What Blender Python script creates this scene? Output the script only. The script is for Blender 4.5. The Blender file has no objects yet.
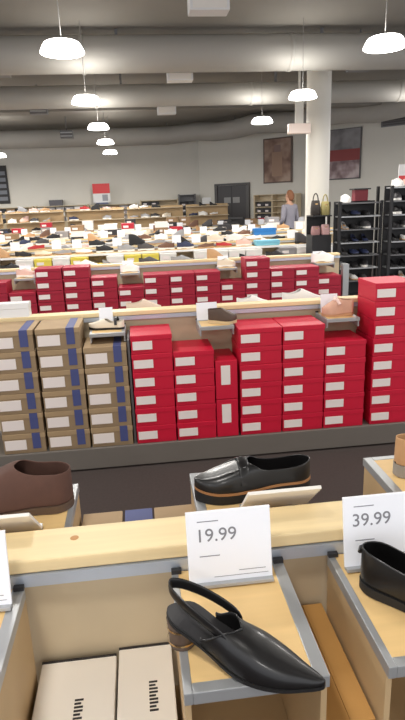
import bpy, bmesh, math, random
from mathutils import Vector, Matrix
random.seed(7)
S = bpy.context.scene
COL = S.collection
PI = math.pi
S.view_settings.view_transform = 'Standard'
S.view_settings.look = 'None'
S.view_settings.gamma = 1.0
S.view_settings.exposure = 0.0

# ------------------------------------------------------------------ materials
def lin(c):
    out = []
    for v in c:
        v = v / 255.0
        out.append(v / 12.92 if v <= 0.04045 else ((v + 0.055) / 1.055) ** 2.4)
    return (*out, 1.0)

MATS = {}
def mat(name, col, rough=0.6, metal=0.0, noise=0.0, scale=8.0, emit=None, coat=0.0, bump=0.0, stretch=None):
    if name in MATS:
        return MATS[name]
    m = bpy.data.materials.new(name)
    m.use_nodes = True
    nt = m.node_tree
    b = nt.nodes['Principled BSDF']
    b.inputs['Base Color'].default_value = lin(col)
    b.inputs['Roughness'].default_value = rough
    b.inputs['Metallic'].default_value = metal
    if coat:
        b.inputs['Coat Weight'].default_value = coat
        b.inputs['Coat Roughness'].default_value = 0.12
    if noise or bump:
        tc = nt.nodes.new('ShaderNodeTexCoord')
        mp = nt.nodes.new('ShaderNodeMapping')
        if stretch:
            mp.inputs['Scale'].default_value = stretch
        nz = nt.nodes.new('ShaderNodeTexNoise')
        nz.inputs['Scale'].default_value = scale
        nz.inputs['Detail'].default_value = 5
        nt.links.new(tc.outputs['Object'], mp.inputs['Vector'])
        nt.links.new(mp.outputs['Vector'], nz.inputs['Vector'])
        if noise:
            mx = nt.nodes.new('ShaderNodeMix')
            mx.data_type = 'RGBA'
            mx.inputs['A'].default_value = lin(tuple(max(0, v * (1 - noise)) for v in col))
            mx.inputs['B'].default_value = lin(tuple(min(255, v * (1 + noise * 0.6)) for v in col))
            nt.links.new(nz.outputs['Fac'], mx.inputs['Factor'])
            nt.links.new(mx.outputs['Result'], b.inputs['Base Color'])
        if bump:
            bp = nt.nodes.new('ShaderNodeBump')
            bp.inputs['Strength'].default_value = bump
            bp.inputs['Distance'].default_value = 0.002
            nt.links.new(nz.outputs['Fac'], bp.inputs['Height'])
            nt.links.new(bp.outputs['Normal'], b.inputs['Normal'])
    if emit:
        b.inputs['Emission Color'].default_value = lin(emit[0])
        b.inputs['Emission Strength'].default_value = emit[1]
    MATS[name] = m
    return m

def barcode_mat(name, base, ink, vertical=False):
    """a printed sticker: two bands of fine bars and dots on pale paper"""
    if name in MATS:
        return MATS[name]
    m = mat(name, base, 0.55)
    nt = m.node_tree
    b = nt.nodes['Principled BSDF']
    tc = nt.nodes.new('ShaderNodeTexCoord')
    sep = nt.nodes.new('ShaderNodeSeparateXYZ')
    nt.links.new(tc.outputs['Generated'], sep.inputs[0])
    along = sep.outputs['Z'] if vertical else sep.outputs['X']
    across = sep.outputs['X'] if vertical else sep.outputs['Z']
    cmb = nt.nodes.new('ShaderNodeCombineXYZ')
    nt.links.new(along, cmb.inputs[0])
    nz = nt.nodes.new('ShaderNodeTexNoise')
    nz.noise_dimensions = '1D'
    nz.inputs['Scale'].default_value = 22
    nz.inputs['Detail'].default_value = 1
    nt.links.new(along, nz.inputs['W'])
    gt = nt.nodes.new('ShaderNodeMath'); gt.operation = 'GREATER_THAN'; gt.inputs[1].default_value = 1.35
    nt.links.new(nz.outputs['Fac'], gt.inputs[0])
    band = nt.nodes.new('ShaderNodeMath'); band.operation = 'COMPARE'; band.inputs[1].default_value = 0.35; band.inputs[2].default_value = 0.17
    nt.links.new(across, band.inputs[0])
    edge = nt.nodes.new('ShaderNodeMath'); edge.operation = 'COMPARE'; edge.inputs[1].default_value = 0.5; edge.inputs[2].default_value = 0.4
    nt.links.new(along, edge.inputs[0])
    m1 = nt.nodes.new('ShaderNodeMath'); m1.operation = 'MULTIPLY'
    m2 = nt.nodes.new('ShaderNodeMath'); m2.operation = 'MULTIPLY'
    nt.links.new(gt.outputs[0], m1.inputs[0]); nt.links.new(band.outputs[0], m1.inputs[1])
    nt.links.new(m1.outputs[0], m2.inputs[0]); nt.links.new(edge.outputs[0], m2.inputs[1])
    mx = nt.nodes.new('ShaderNodeMix'); mx.data_type = 'RGBA'
    mx.inputs['A'].default_value = lin(base); mx.inputs['B'].default_value = lin(ink)
    nt.links.new(m2.outputs[0], mx.inputs['Factor'])
    nt.links.new(mx.outputs['Result'], b.inputs['Base Color'])
    return m

def wood_mat(name, col, axis='X', var=0.12):
    if name in MATS:
        return MATS[name]
    st = {'X': (1.2, 22, 22), 'Y': (22, 1.2, 22)}[axis]
    return mat(name, col, 0.5, noise=var, scale=1.6, stretch=st)

M_wood = wood_mat('maple_board', (232, 209, 162), 'X')
M_inlay = wood_mat('maple_inlay', (232, 196, 136), 'X', 0.08)
M_panel = mat('tan_laminate', (201, 184, 154), 0.55, noise=0.04, scale=4)
M_side = mat('tan_side_laminate', (188, 160, 120), 0.55, noise=0.06, scale=6)
M_metal = mat('grey_metal', (176, 178, 180), 0.42, 0.55)
M_rail = mat('pale_steel', (196, 206, 220), 0.38, 0.6)
M_metal_d = mat('dark_grey_metal', (112, 112, 114), 0.45, 0.3)
M_base = mat('grey_base_laminate', (112, 106, 100), 0.55, noise=0.04)
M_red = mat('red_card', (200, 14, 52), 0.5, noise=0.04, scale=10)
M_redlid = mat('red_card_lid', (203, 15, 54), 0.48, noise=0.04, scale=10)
M_redshade = mat('shaded_red_card', (160, 12, 46), 0.55, noise=0.05, scale=10)  # red of the third fixture's boxes, darkened to stand for weaker light
M_redshade_lid = mat('shaded_red_card_lid', (162, 13, 48), 0.55, noise=0.05, scale=10)
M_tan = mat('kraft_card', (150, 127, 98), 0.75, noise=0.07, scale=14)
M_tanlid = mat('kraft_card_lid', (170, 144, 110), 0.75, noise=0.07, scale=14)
M_kraft = mat('brown_corrugated_card', (190, 142, 78), 0.75, noise=0.06, scale=16)
M_blue = mat('blue_print', (70, 78, 128), 0.6)
M_label = barcode_mat('size_sticker', (236, 226, 222), (110, 96, 100))
M_labelv = barcode_mat('size_sticker_upright', (236, 226, 222), (110, 96, 100), True)
M_whitecard = mat('white_card_box', (240, 232, 220), 0.6, noise=0.02)
M_ink = mat('dark_ink', (40, 36, 36), 0.6)
M_greyink = mat('grey_ink', (128, 128, 134), 0.6)
M_sign = mat('white_sign_card', (238, 240, 246), 0.35)
M_signback = mat('white_sign_back', (232, 228, 222), 0.5)
M_black = mat('black_leather', (15, 14, 15), 0.36, coat=0.2, bump=0.12, scale=60)
M_blacksole = mat('black_rubber', (22, 21, 22), 0.6)
M_foot = mat('charcoal_insole', (46, 45, 47), 0.55, bump=0.2, scale=90)
M_gold = mat('pale_gold_metal', (205, 170, 120), 0.25, 0.9)
M_heel = mat('brown_stacked_heel', (92, 74, 62), 0.45)
M_brown = mat('brown_suede', (88, 60, 50), 0.85, noise=0.12, scale=30, bump=0.3)
M_welt = mat('tan_welt', (160, 112, 70), 0.6)
M_inside = mat('dark_lining', (38, 30, 28), 0.8)
M_wall = mat('painted_wall', (218, 215, 206), 0.75, noise=0.02, scale=2)
M_ceil = mat('grey_ceiling_deck', (132, 128, 121), 0.8, noise=0.04, scale=1.5)
M_duct = mat('grey_painted_duct', (166, 163, 157), 0.6, noise=0.03, scale=2)
M_floor = mat('dark_brown_carpet', (68, 58, 55), 0.9, noise=0.14, scale=60)
M_dome = mat('lit_lamp_dome', (255, 255, 250), 0.4, emit=((255, 252, 244), 11.0))
M_lampcap = mat('lamp_cap', (150, 148, 145), 0.5, 0.4)
M_column = mat('white_column_paint', (226, 222, 212), 0.55)
M_door = mat('dark_grey_door', (68, 66, 68), 0.5)
M_doorframe = mat('door_frame_grey', (84, 82, 82), 0.5)
M_paper = mat('white_paper', (225, 225, 225), 0.6)
M_black2 = mat('black_plastic', (34, 33, 35), 0.5)
M_redsign = mat('red_sign', (214, 62, 66), 0.5)

# ------------------------------------------------------------------ mesh tools
class MB:
    def __init__(s):
        s.v = []; s.f = []; s.m = []; s.sm = []
    def box(s, x0, x1, y0, y1, z0, z1, m=0):
        i = len(s.v)
        s.v += [(x0, y0, z0), (x1, y0, z0), (x1, y1, z0), (x0, y1, z0), (x0, y0, z1), (x1, y0, z1), (x1, y1, z1), (x0, y1, z1)]
        for q in ((0, 3, 2, 1), (4, 5, 6, 7), (0, 1, 5, 4), (1, 2, 6, 5), (2, 3, 7, 6), (3, 0, 4, 7)):
            s.f.append(tuple(i + k for k in q)); s.m.append(m); s.sm.append(False)
        return s
    def grid(s, rows, m=0, smooth=True, close_u=False, flip=False):
        i = len(s.v); n = len(rows); k = len(rows[0])
        for r in rows:
            s.v += [tuple(p) for p in r]
        for a in range(n - 1):
            for b in range(k if close_u else k - 1):
                c = (b + 1) % k
                q = (i + a * k + b, i + a * k + c, i + (a + 1) * k + c, i + (a + 1) * k + b)
                s.f.append(q[::-1] if flip else q); s.m.append(m); s.sm.append(smooth)
        return s
    def poly(s, pts, m=0, flip=False):
        i = len(s.v)
        s.v += [tuple(p) for p in pts]
        q = tuple(range(i, i + len(pts)))
        s.f.append(q[::-1] if flip else q); s.m.append(m); s.sm.append(False)
        return s
    def lathe(s, prof, n=32, c=(0, 0, 0), m=0, axis='Z', cap=False):
        rows = []
        for r, h in prof:
            ring = []
            for k in range(n):
                a = 2 * PI * k / n
                if axis == 'Z': p = (c[0] + r * math.cos(a), c[1] + r * math.sin(a), c[2] + h)
                elif axis == 'X': p = (c[0] + h, c[1] + r * math.cos(a), c[2] + r * math.sin(a))
                else: p = (c[0] + r * math.cos(a), c[1] + h, c[2] - r * math.sin(a))
                ring.append(p)
            rows.append(ring)
        s.grid(rows, m, True, True)
        if cap:
            s.poly(rows[0], m, True); s.poly(rows[-1], m)
        return s
    def tube(s, pts, r, n=10, m=0, flat=None):
        """sweep a round (or flat, as (half width, half thickness)) section along points"""
        pts = [Vector(p) for p in pts]; rows = []
        up = Vector((0, 0, 1))
        for i, p in enumerate(pts):
            t = (pts[min(i + 1, len(pts) - 1)] - pts[max(i - 1, 0)]).normalized()
            a = t.cross(up)
            if a.length < 1e-3: a = Vector((1, 0, 0))
            a.normalize(); b = a.cross(t).normalized()
            rr = r[i] if isinstance(r, (list, tuple)) else r
            ring = []
            for k in range(n):
                th = 2 * PI * k / n
                if flat: ring.append(p + a * math.cos(th) * flat[0] + b * math.sin(th) * flat[1])
                else: ring.append(p + a * math.cos(th) * rr + b * math.sin(th) * rr)
            rows.append(ring)
        s.grid(rows, m, True, True)
        s.poly(rows[0], m, True); s.poly(rows[-1], m)
        return s
    def mesh(s, name, mats, bevel=0, seg=2, merge=0):
        me = bpy.data.meshes.new(name)
        me.from_pydata(s.v, [], s.f)
        for mm in (mats if isinstance(mats, (list, tuple)) else [mats]):
            me.materials.append(mm)
        for p, k, g in zip(me.polygons, s.m, s.sm):
            p.material_index = k; p.use_smooth = g
        bm = bmesh.new(); bm.from_mesh(me)
        if merge:
            bmesh.ops.remove_doubles(bm, verts=bm.verts, dist=merge)
        if bevel:
            bmesh.ops.bevel(bm, geom=[e for e in bm.edges if e.is_manifold and e.calc_face_angle(0) > 0.5], offset=bevel, segments=seg, affect='EDGES', profile=0.6)
        bmesh.ops.recalc_face_normals(bm, faces=bm.faces)
        bm.to_mesh(me); bm.free()
        return me

def link(name, me, parent=None, label=None):
    o = bpy.data.objects.new(name, me)
    COL.objects.link(o)
    if parent is not None: o.parent = parent
    if label: o['label'] = label
    return o

def tag(o, label, cat, group=None):
    o['label'] = label; o['category'] = cat
    if group: o['group'] = group
    return o

def empty(name, loc=(0, 0, 0), rz=0, label=None, cat=None, group=None):
    o = bpy.data.objects.new(name, None); COL.objects.link(o)
    o.empty_display_size = 0.05
    o.location = loc; o.rotation_euler = (0, 0, rz)
    if label: tag(o, label, cat, group)
    return o

def part(name, mb, mats, parent, bevel=0, label=None, merge=0, seg=2):
    return link(name, mb.mesh(name, mats, bevel, seg, merge), parent, label)

def structure(name, mb, mats, parent=None, bevel=0):
    o = link(name, mb.mesh(name, mats, bevel), parent)
    if parent is None: o['kind'] = 'structure'
    return o

def spawn(proto, loc, rz=0, label=None, cat=None, group=None, swap=None, scale=None):
    """copy a thing made once (its root and its parts, sharing the meshes)"""
    src = proto['root']
    root = src.copy(); COL.objects.link(root)
    root.location = loc; root.rotation_euler = (0, 0, rz)
    if scale: root.scale = scale
    for k in ('label', 'category', 'group'):
        if k in root: del root[k]
    tag(root, label, cat, group)
    def sw(o):
        if swap and o.type == 'MESH':
            for i, ms in enumerate(o.material_slots):
                old = ms.material.name if ms.material else ''
                if old in swap:
                    ms.link = 'OBJECT'; ms.material = swap[old]
    sw(root)
    for ch in proto['parts']:
        c = ch.copy(); COL.objects.link(c); c.parent = root; sw(c)
        for g in proto['subs'].get(ch.name, []):
            d = g.copy(); COL.objects.link(d); d.parent = c; sw(d)
    return root

PROTOS = []
def proto(root, subs=None):
    parts = [o for o in bpy.data.objects if o.parent == root]
    d = {'root': root, 'parts': parts, 'subs': {p.name: [o for o in bpy.data.objects if o.parent == p] for p in parts}}
    PROTOS.append(d)
    return d

ORD = ['bottom', 'second', 'third', 'fourth', 'fifth', 'sixth', 'seventh', 'eighth', 'ninth', 'tenth', 'eleventh', 'twelfth', 'thirteenth', 'fourteenth', 'fifteenth', 'sixteenth',
       'seventeenth', 'eighteenth', 'nineteenth', 'twentieth', 'twenty-first', 'twenty-second', 'twenty-third', 'twenty-fourth', 'twenty-fifth', 'twenty-sixth', 'twenty-seventh', 'twenty-eighth',
       'twenty-ninth', 'thirtieth', 'thirty-first', 'thirty-second', 'thirty-third', 'thirty-fourth', 'thirty-fifth', 'thirty-sixth']
NTH = ['first'] + ORD[1:]

# ------------------------------------------------------------------ camera
F_PX, H_CAM = 560.0, 1.65
yaw, pitch, roll = math.radians(6.2), math.radians(16.0), math.radians(2.2)
fw = Vector((math.sin(yaw) * math.cos(pitch), math.cos(yaw) * math.cos(pitch), -math.sin(pitch)))
rt = Vector((math.cos(yaw), -math.sin(yaw), 0))
up = rt.cross(fw)
r2 = math.cos(roll) * rt - math.sin(roll) * up
u2 = math.sin(roll) * rt + math.cos(roll) * up
cd = bpy.data.cameras.new('camera')
cam = bpy.data.objects.new('camera', cd); COL.objects.link(cam)
cam.matrix_world = Matrix(((r2.x, u2.x, -fw.x, 0), (r2.y, u2.y, -fw.y, 0), (r2.z, u2.z, -fw.z, H_CAM), (0, 0, 0, 1)))
cd.sensor_fit = 'VERTICAL'; cd.sensor_height = 36.0; cd.lens = F_PX / 720 * 36.0
cd.clip_start = 0.05; cd.clip_end = 100
S.camera = cam

# ------------------------------------------------------------------ the setting
ZC = 4.0
structure('floor', MB().box(-9, 9, -4, 21, -0.1, 0), M_floor)
structure('ceiling', MB().box(-9, 9, -4, 21, ZC, ZC + 0.1), M_ceil)
structure('wall_back', MB().box(-9, 2.3, 20, 20.15, 0, ZC), M_wall)
WA, WB = Vector((2.3, 20.0)), Vector((9.0, 13.1635))
wu = (WB - WA).normalized(); wn = Vector((wu.y, -wu.x))            # wn points into the store
if wn.y > 0: wn = -wn
WANG = math.atan2(wu.y, wu.x)
def wallbox(mb, s0, s1, d0, d1, z0, z1, m=0):
    """box on the angled wall: s along it, d out from it into the store"""
    i = len(mb.v)
    for z in (z0, z1):
        for s, d in ((s0, d0), (s1, d0), (s1, d1), (s0, d1)):
            p = WA + wu * s + wn * d
            mb.v.append((p.x, p.y, z))
    for q in ((0, 3, 2, 1), (4, 5, 6, 7), (0, 1, 5, 4), (1, 2, 6, 5), (2, 3, 7, 6), (3, 0, 4, 7)):
        mb.f.append(tuple(i + k for k in q)); mb.m.append(m); mb.sm.append(False)
    return mb
def ws(x):
    return (x - WA.x) / wu.x
structure('wall_right', wallbox(MB(), -0.05, (WB - WA).length, -0.15, 0, 0, ZC), M_wall)
structure('baseboard_back', MB().box(-9, 2.2, 19.97, 20, 0, 0.12), M_base)
structure('trim_1', wallbox(MB(), 0, 9.5, 0.0, 0.1, 3.78, ZC), M_ceil)

# the round column
structure('column', MB().lathe([(0.21, 0), (0.21, ZC)], 40, (3.33, 10.3, 0)), M_column)
# flat beam under the ceiling, and the ducts
structure('ceiling_beam', MB().box(-9, 7.6, 14.3, 14.75, 3.72, ZC), M_ceil)
def duct(y, z, r, x0, x1, label):
    t = empty('air_duct', (x0, y, z), 0, label, 'duct', 'long ducts under the ceiling')
    L = x1 - x0
    part('duct_tube', MB().lathe([(r, 0), (r, L)], 40, axis='X', cap=True), M_duct, t)
    for k in range(int(L // 3) + 1):
        part('duct_collar', MB().lathe([(r + 0.004, k * 3 + 0.4), (r + 0.012, k * 3 + 0.41), (r + 0.012, k * 3 + 0.45), (r + 0.004, k * 3 + 0.46)], 40, axis='X'), M_duct, t)
        part('duct_strap', MB().box(k * 3 + 0.9, k * 3 + 0.94, -0.015, 0.015, r - 0.01, ZC - z), M_metal_d, t)
duct(8.95, 3.68, 0.245, -7, 8.5, 'long round grey duct nearest the camera, behind the two largest lamps')
duct(11.75, 3.6, 0.2, -7, 8.5, 'long round grey duct, second from the camera, crossing behind the column top')
pts = [(-8.5, 18.85, 3.62)] + [(x, 18.85 + 0.05 * math.sin(x * 2), 3.62) for x in (-5, -2, 0, 1.2)]
for k in range(1, 12):
    q = WA + wu * (0.05 + k * 0.72) + wn * (0.95)
    pts.append((q.x, q.y, 3.66 + 0.05 * math.sin(k * 1.9)))
t = empty('flexible_duct', (-8.5, 18.85, 3.62), 0, 'wavy grey duct hugging the top of the rear walls and bending towards the posters', 'duct')
mb = MB(); mb.tube([(p[0] + 8.5, p[1] - 18.85, p[2] - 3.62) for p in pts], 0.27, 20)
part('duct_tube', mb, M_duct, t)
for p in pts[1::3]:
    part('duct_strap', MB().box(p[0] + 8.49, p[0] + 8.52, p[1] - 18.86, p[1] - 18.84, p[2] - 3.62 + 0.25, ZC - 3.62), M_metal_d, t)

# vents and boxes hung under the ceiling
def hung_vent(x, y, label):
    t = empty('ceiling_vent', (x, y, 3.44), 0, label, 'vent', 'grey slatted vents under the ceiling')
    part('vent_box', MB().box(-0.17, 0.17, -0.12, 0.12, 0, 0.2), M_metal_d, t, 0.006)
    for k in range(2):
        part('vent_slat', MB().box(-0.16, 0.16, -0.15, -0.1, 0.035 + k * 0.09, 0.065 + k * 0.09), M_metal, t, 0.004, 'pale slat')
    part('hanger_rod', MB().box(-0.012, 0.012, -0.012, 0.012, 0.2, ZC - 3.44), M_metal_d, t)
for x, y, w in ((-1.78, 9.05, 'the left vent hanging before the long duct'), (-1.78, 12.7, 'the small left vent between the second and third lamps'), (-1.72, 17.2, 'the farthest vent, high before the rear wall'),
                (3.55, 9.05, 'the right vent hanging beside the column top')):
    hung_vent(x, y, 'grey slatted metal ceiling vent, ' + w)
def hung_box(x, y, label):
    t = empty('ceiling_speaker', (x, y, 3.44), 0, label, 'speaker', 'white speaker boxes under the ceiling')
    part('speaker_housing', MB().box(-0.2, 0.2, -0.11, 0.11, 0, 0.15), M_paper, t, 0.01)
    part('speaker_grille', MB().box(-0.17, 0.17, -0.115, -0.11, 0.02, 0.13), M_signback, t)
    part('hanger_rod', MB().box(-0.012, 0.012, -0.012, 0.012, 0.15, ZC - 3.44), M_metal_d, t)
hung_box(0.88, 6.3, 'white speaker box at the top edge of the picture, under the bare ceiling')
hung_box(0.86, 9.65, 'white speaker box below the nearest long duct')
hung_box(0.85, 13.1, 'small white speaker box below the second long duct')

# lamps
def lamp_proto():
    t = empty('pendant_lamp')
    prof = [(0.0005, 0.080), (0.105, 0.080), (0.138, 0.077), (0.157, 0.068), (0.172, 0.05), (0.186, 0.025), (0.196, 0.004), (0.201, -0.009), (0.2, -0.016), (0.19, -0.022), (0.15, -0.026), (0.0005, -0.028)]
    part('lamp_shade', MB().lathe(prof, 40), M_dome, t)
    part('lamp_cap', MB().lathe([(0.0005, 0.105), (0.03, 0.103), (0.034, 0.0805), (0.0005, 0.0805)], 20), M_lampcap, t)
    part('lamp_rod', MB().lathe([(0.004, 0.10), (0.004, ZC - 3.0)], 10), M_lampcap, t)
    return proto(t)
PL = lamp_proto()
LW = ['nearest', 'second nearest', 'third', 'fourth', 'farthest']
lamps = []
for i, y in enumerate((5.82, 8.55, 11.4, 14.2, 17.0)):
    lamps.append((-0.55, y, 'lit white dome pendant lamp, %s of the left line of five' % LW[i]))
for i, y in enumerate((5.75, 8.47, 11.1)):
    lamps.append((2.5, y, 'lit white dome pendant lamp, ' + ('largest of the line by the column' if i == 0 else 'just before the column top' if i == 1 else 'behind and left of the column top')))
lamps.append((-3.6, 17.0, 'lit white dome pendant lamp half cut by the left picture edge'))
for x, y, lb in lamps:
    spawn(PL, (x, y, 3.0), 0, lb, 'lamp', 'white dome pendant lamps')
# the light those lamps (and the same rows of lamps behind and beside the camera) give
def lamp_light(x, y, p, z=2.965):
    l = bpy.data.lights.new('lamp_light', 'AREA'); l.shape = 'DISK'; l.size = 0.42; l.energy = p; l.color = (1.0, 0.965, 0.91)
    o = bpy.data.objects.new('lamp_light', l); o.location = (x, y, z); COL.objects.link(o)
    # extra up-facing light added at each lamp position to brighten the ceiling
    l2 = bpy.data.lights.new('ceiling_fill_light', 'AREA'); l2.shape = 'DISK'; l2.size = 0.34; l2.energy = p * 0.10; l2.color = l.color
    o2 = bpy.data.objects.new('ceiling_fill_light', l2); o2.location = (x, y, z + 0.165); o2.rotation_euler = (PI, 0, 0); COL.objects.link(o2)
for x in (-6.6, -3.6, -0.55, 2.5, 5.6):  # the leftmost column is added, to brighten the rear wall
    for y in (-2.6, 0.2, 2.95, 5.8, 8.5, 11.3, 14.2, 17.0):
        if x > 5 and y > 13 or x > 2 and y > 12: continue
        lamp_light(x, y, 29 if y < 4 else 43 if y < 10 else 60)
w = bpy.data.worlds.new('World'); S.world = w; w.use_nodes = True
w.node_tree.nodes['Background'].inputs[0].default_value = (0.95, 0.96, 1.0, 1)
w.node_tree.nodes['Background'].inputs[1].default_value = 1.35

# door, posters and signs on the rear walls
def wall_obj(name, mb, mats, parent=None, label=None):
    return link(name, mb.mesh(name, mats), parent, label)
d = structure('door_1', wallbox(MB(), ws(2.88), ws(3.67), 0.02, 0.06, 0.0, 2.05), M_door)
wall_obj('door_frame', wallbox(wallbox(wallbox(MB(), ws(2.79), ws(2.87), 0, 0.08, 0, 2.12), ws(3.68), ws(3.76), 0, 0.08, 0, 2.12), ws(2.87), ws(3.68), 0, 0.08, 2.06, 2.12), M_doorframe, d)
wall_obj('door_seam', wallbox(MB(), ws(3.27), ws(3.285), 0.06, 0.064, 0.02, 2.03), M_black2, d)
wall_obj('push_bar', wallbox(MB(), ws(2.95), ws(3.6), 0.065, 0.1, 0.98, 1.04), M_metal_d, d)
for a, b in ((3.06, 3.25), (3.31, 3.5)):
    wall_obj('door_notice', wallbox(MB(), ws(a), ws(b), 0.061, 0.066, 1.5, 1.68), mat('door_notice_paper', (150, 150, 150), 0.6), d, 'pale paper notice')

def blotch_mat(name, cols, scale):
    m = mat(name, cols[0], 0.6)
    nt = m.node_tree
    tc = nt.nodes.new('ShaderNodeTexCoord'); nz = nt.nodes.new('ShaderNodeTexNoise'); cr = nt.nodes.new('ShaderNodeValToRGB')
    nz.inputs['Scale'].default_value = scale; nz.inputs['Detail'].default_value = 2
    nt.links.new(tc.outputs['Object'], nz.inputs['Vector']); nt.links.new(nz.outputs['Fac'], cr.inputs['Fac'])
    e = cr.color_ramp.elements
    e[0].position = 0.36; e[0].color = lin(cols[0]); e[1].position = 0.64; e[1].color = lin(cols[-1])
    for k, c in enumerate(cols[1:-1]):
        n = e.new(0.36 + 0.28 * (k + 1) / (len(cols) - 1)); n.color = lin(c)
    nt.links.new(cr.outputs['Color'], nt.nodes['Principled BSDF'].inputs['Base Color'])
    return m
M_p1 = blotch_mat('sepia_print', [(112, 84, 72), (150, 122, 106), (176, 152, 136)], 2.2)
M_p2 = blotch_mat('muted_print', [(96, 94, 98), (132, 130, 132), (150, 150, 152)], 2.0)
M_p3 = blotch_mat('muted_pink_print', [(120, 98, 100), (160, 140, 142), (196, 182, 182)], 3.0)
t = empty('wall_poster', (0, 0, 0), 0, 'tall sepia brown poster high on the rear wall, left of the white column', 'poster')
q = WA + wu * ws(4.49) + wn * 0.05
t.location = (q.x, q.y, 2.05)
def wp(name, s0, s1, d0, d1, z0, z1, m, par, label=None):
    mb = wallbox(MB(), s0, s1, d0, d1, z0, z1)
    mb.v = [(a - par.location.x, b - par.location.y, c - par.location.z) for a, b, c in mb.v]
    return link(name, mb.mesh(name, m), par, label)
wp('poster_board', ws(4.14), ws(4.85), 0.0, 0.05, 2.05, 3.36, M_heel, t)
wp('print', ws(4.17), ws(4.82), 0.05, 0.055, 2.09, 3.32, M_p1, t)
wp('print_patch', ws(4.36), ws(4.62), 0.055, 0.057, 2.25, 2.95, mat('print_tan', (158, 128, 108), 0.6), t)
wp('print_patch', ws(4.42), ws(4.58), 0.055, 0.057, 2.95, 3.15, mat('print_rose', (136, 112, 106), 0.6), t)
t = empty('wall_poster', (0, 0, 0), 0, 'poster of grey, red and pale pink bands right of the white column', 'poster')
q = WA + wu * ws(6.03) + wn * 0.05
t.location = (q.x, q.y, 2.05)
wp('poster_board', ws(5.70), ws(6.37), 0.0, 0.05, 2.05, 3.40, M_doorframe, t)
wp('print', ws(5.72), ws(6.35), 0.05, 0.055, 2.85, 3.38, M_p2, t, 'grey upper print')
wp('print', ws(5.72), ws(6.35), 0.05, 0.055, 2.55, 2.85, mat('print_red', (140, 62, 62), 0.6), t, 'red band')
wp('print', ws(5.72), ws(6.35), 0.05, 0.055, 2.08, 2.55, M_p3, t, 'pale pink lower print')
t = empty('wall_vent', (7.0, 15.2, 3.1), 0, 'dark grey rectangular vent high on the rear wall near its right end', 'vent')
t.location = ((WA + wu * ws(6.95)).x, (WA + wu * ws(6.95)).y, 3.35)
wp('vent_frame', ws(6.75), ws(7.6), 0.0, 0.06, 3.32, 3.66, M_metal_d, t)
for k in range(5):
    wp('vent_slat', ws(6.79), ws(7.56), 0.06, 0.075, 3.345 + k * 0.06, 3.38 + k * 0.06, M_doorframe, t)
t = empty('wall_poster', (-4.45, 19.96, 1.75), 0, 'black wall poster with pale marks, cut by the left picture edge', 'poster')
part('poster_board', MB().box(-0.4, 0.4, 0, 0.04, 0, 1.2), M_black2, t)
for k in range(5):
    part('print_mark', MB().box(0.05 + 0.04 * (k % 2), 0.34, -0.006, 0, 0.1 + k * 0.2, 0.22 + k * 0.2), mat('grey_poster_print', (120, 124, 132), 0.6), t, label='pale grey mark')

# ------------------------------------------------------------------ display fixtures
def fixture(y0, x0, x1, ztop, label, deck_y=None, lip=True, panel_z=0.15, legs=True):
    """two-sided shoe display: a maple ledge over a rail and a back panel, standing on a base"""
    t = empty('display_fixture', ((x0 + x1) / 2, y0, 0), 0, label, 'display fixture', 'long shoe display fixtures')
    a, b = x0 - (x0 + x1) / 2, x1 - (x0 + x1) / 2
    part('ledge', MB().box(a, b, -0.055, 0.055, ztop - 0.028, ztop), M_wood, t, 0.003)
    for s in (-1, 1):
        part('rail', MB().box(a, b, min(s * 0.05, s * 0.058) , max(s * 0.05, s * 0.058), ztop - 0.058, ztop - 0.031), M_rail, t)
    part('back_panel', MB().box(a, b, -0.03, 0.03, panel_z, ztop - 0.028), M_panel, t)
    dy = deck_y or 0.5
    part('base_deck', MB().box(a, b, -dy, dy, 0.03, 0.12), M_base, t, 0.006)
    for s_ in (-1, 1):
        part('kick_board', MB().box(a, b, min(s_ * dy, s_ * (dy + 0.014)), max(s_ * dy, s_ * (dy + 0.014)), 0.012, 0.15), M_base, t, 0.003)
    part('toe_kick', MB().box(a + 0.1, b - 0.1, -dy + 0.12, dy - 0.12, 0.0, 0.03), M_black2, t)
    return t

fx1 = fixture(1.045, -1.6, 2.4, 0.977, 'nearest display fixture, its pale maple ledge running across under the price signs', 0.42)
part('knot', MB().lathe([(0.0, 0.0005), (0.007, 0.0004), (0.009, 0.0)], 14, (-0.17 - 0.4, 0.01, 0.9772)), mat('wood_knot', (186, 136, 84), 0.6), fx1, label='brown knot in the maple')
for s in (-1, 1):
    part('bin_floor', MB().box(-2.0, 2.0, min(s * 0.03, s * 0.36), max(s * 0.03, s * 0.36), 0.585, 0.6), M_side, fx1)
part('bin_support', MB().box(-1.9, 1.9, -0.3, 0.3, 0.12, 0.585), M_panel, fx1)

fx2 = fixture(3.80, -1.6, 2.4, 0.945, 'second display fixture, base under the tan and red shoe boxes', 0.45)
part('divider', MB().box(-0.098 - 0.4, -0.084 - 0.4, -0.36, -0.06, 0.12, 0.82), M_metal_d, fx2, label='grey upright between tan and red boxes')
fx3 = fixture(6.78, -3.0, 2.48, 0.955, 'third display fixture, base under the shade-darkened red shoe boxes', 0.55)
part('end_post', MB().box(2.39 + 0.26, 2.46 + 0.26, -0.42, -0.34, 0.12, 0.86), M_metal, fx3, label='pale grey end post')

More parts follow.
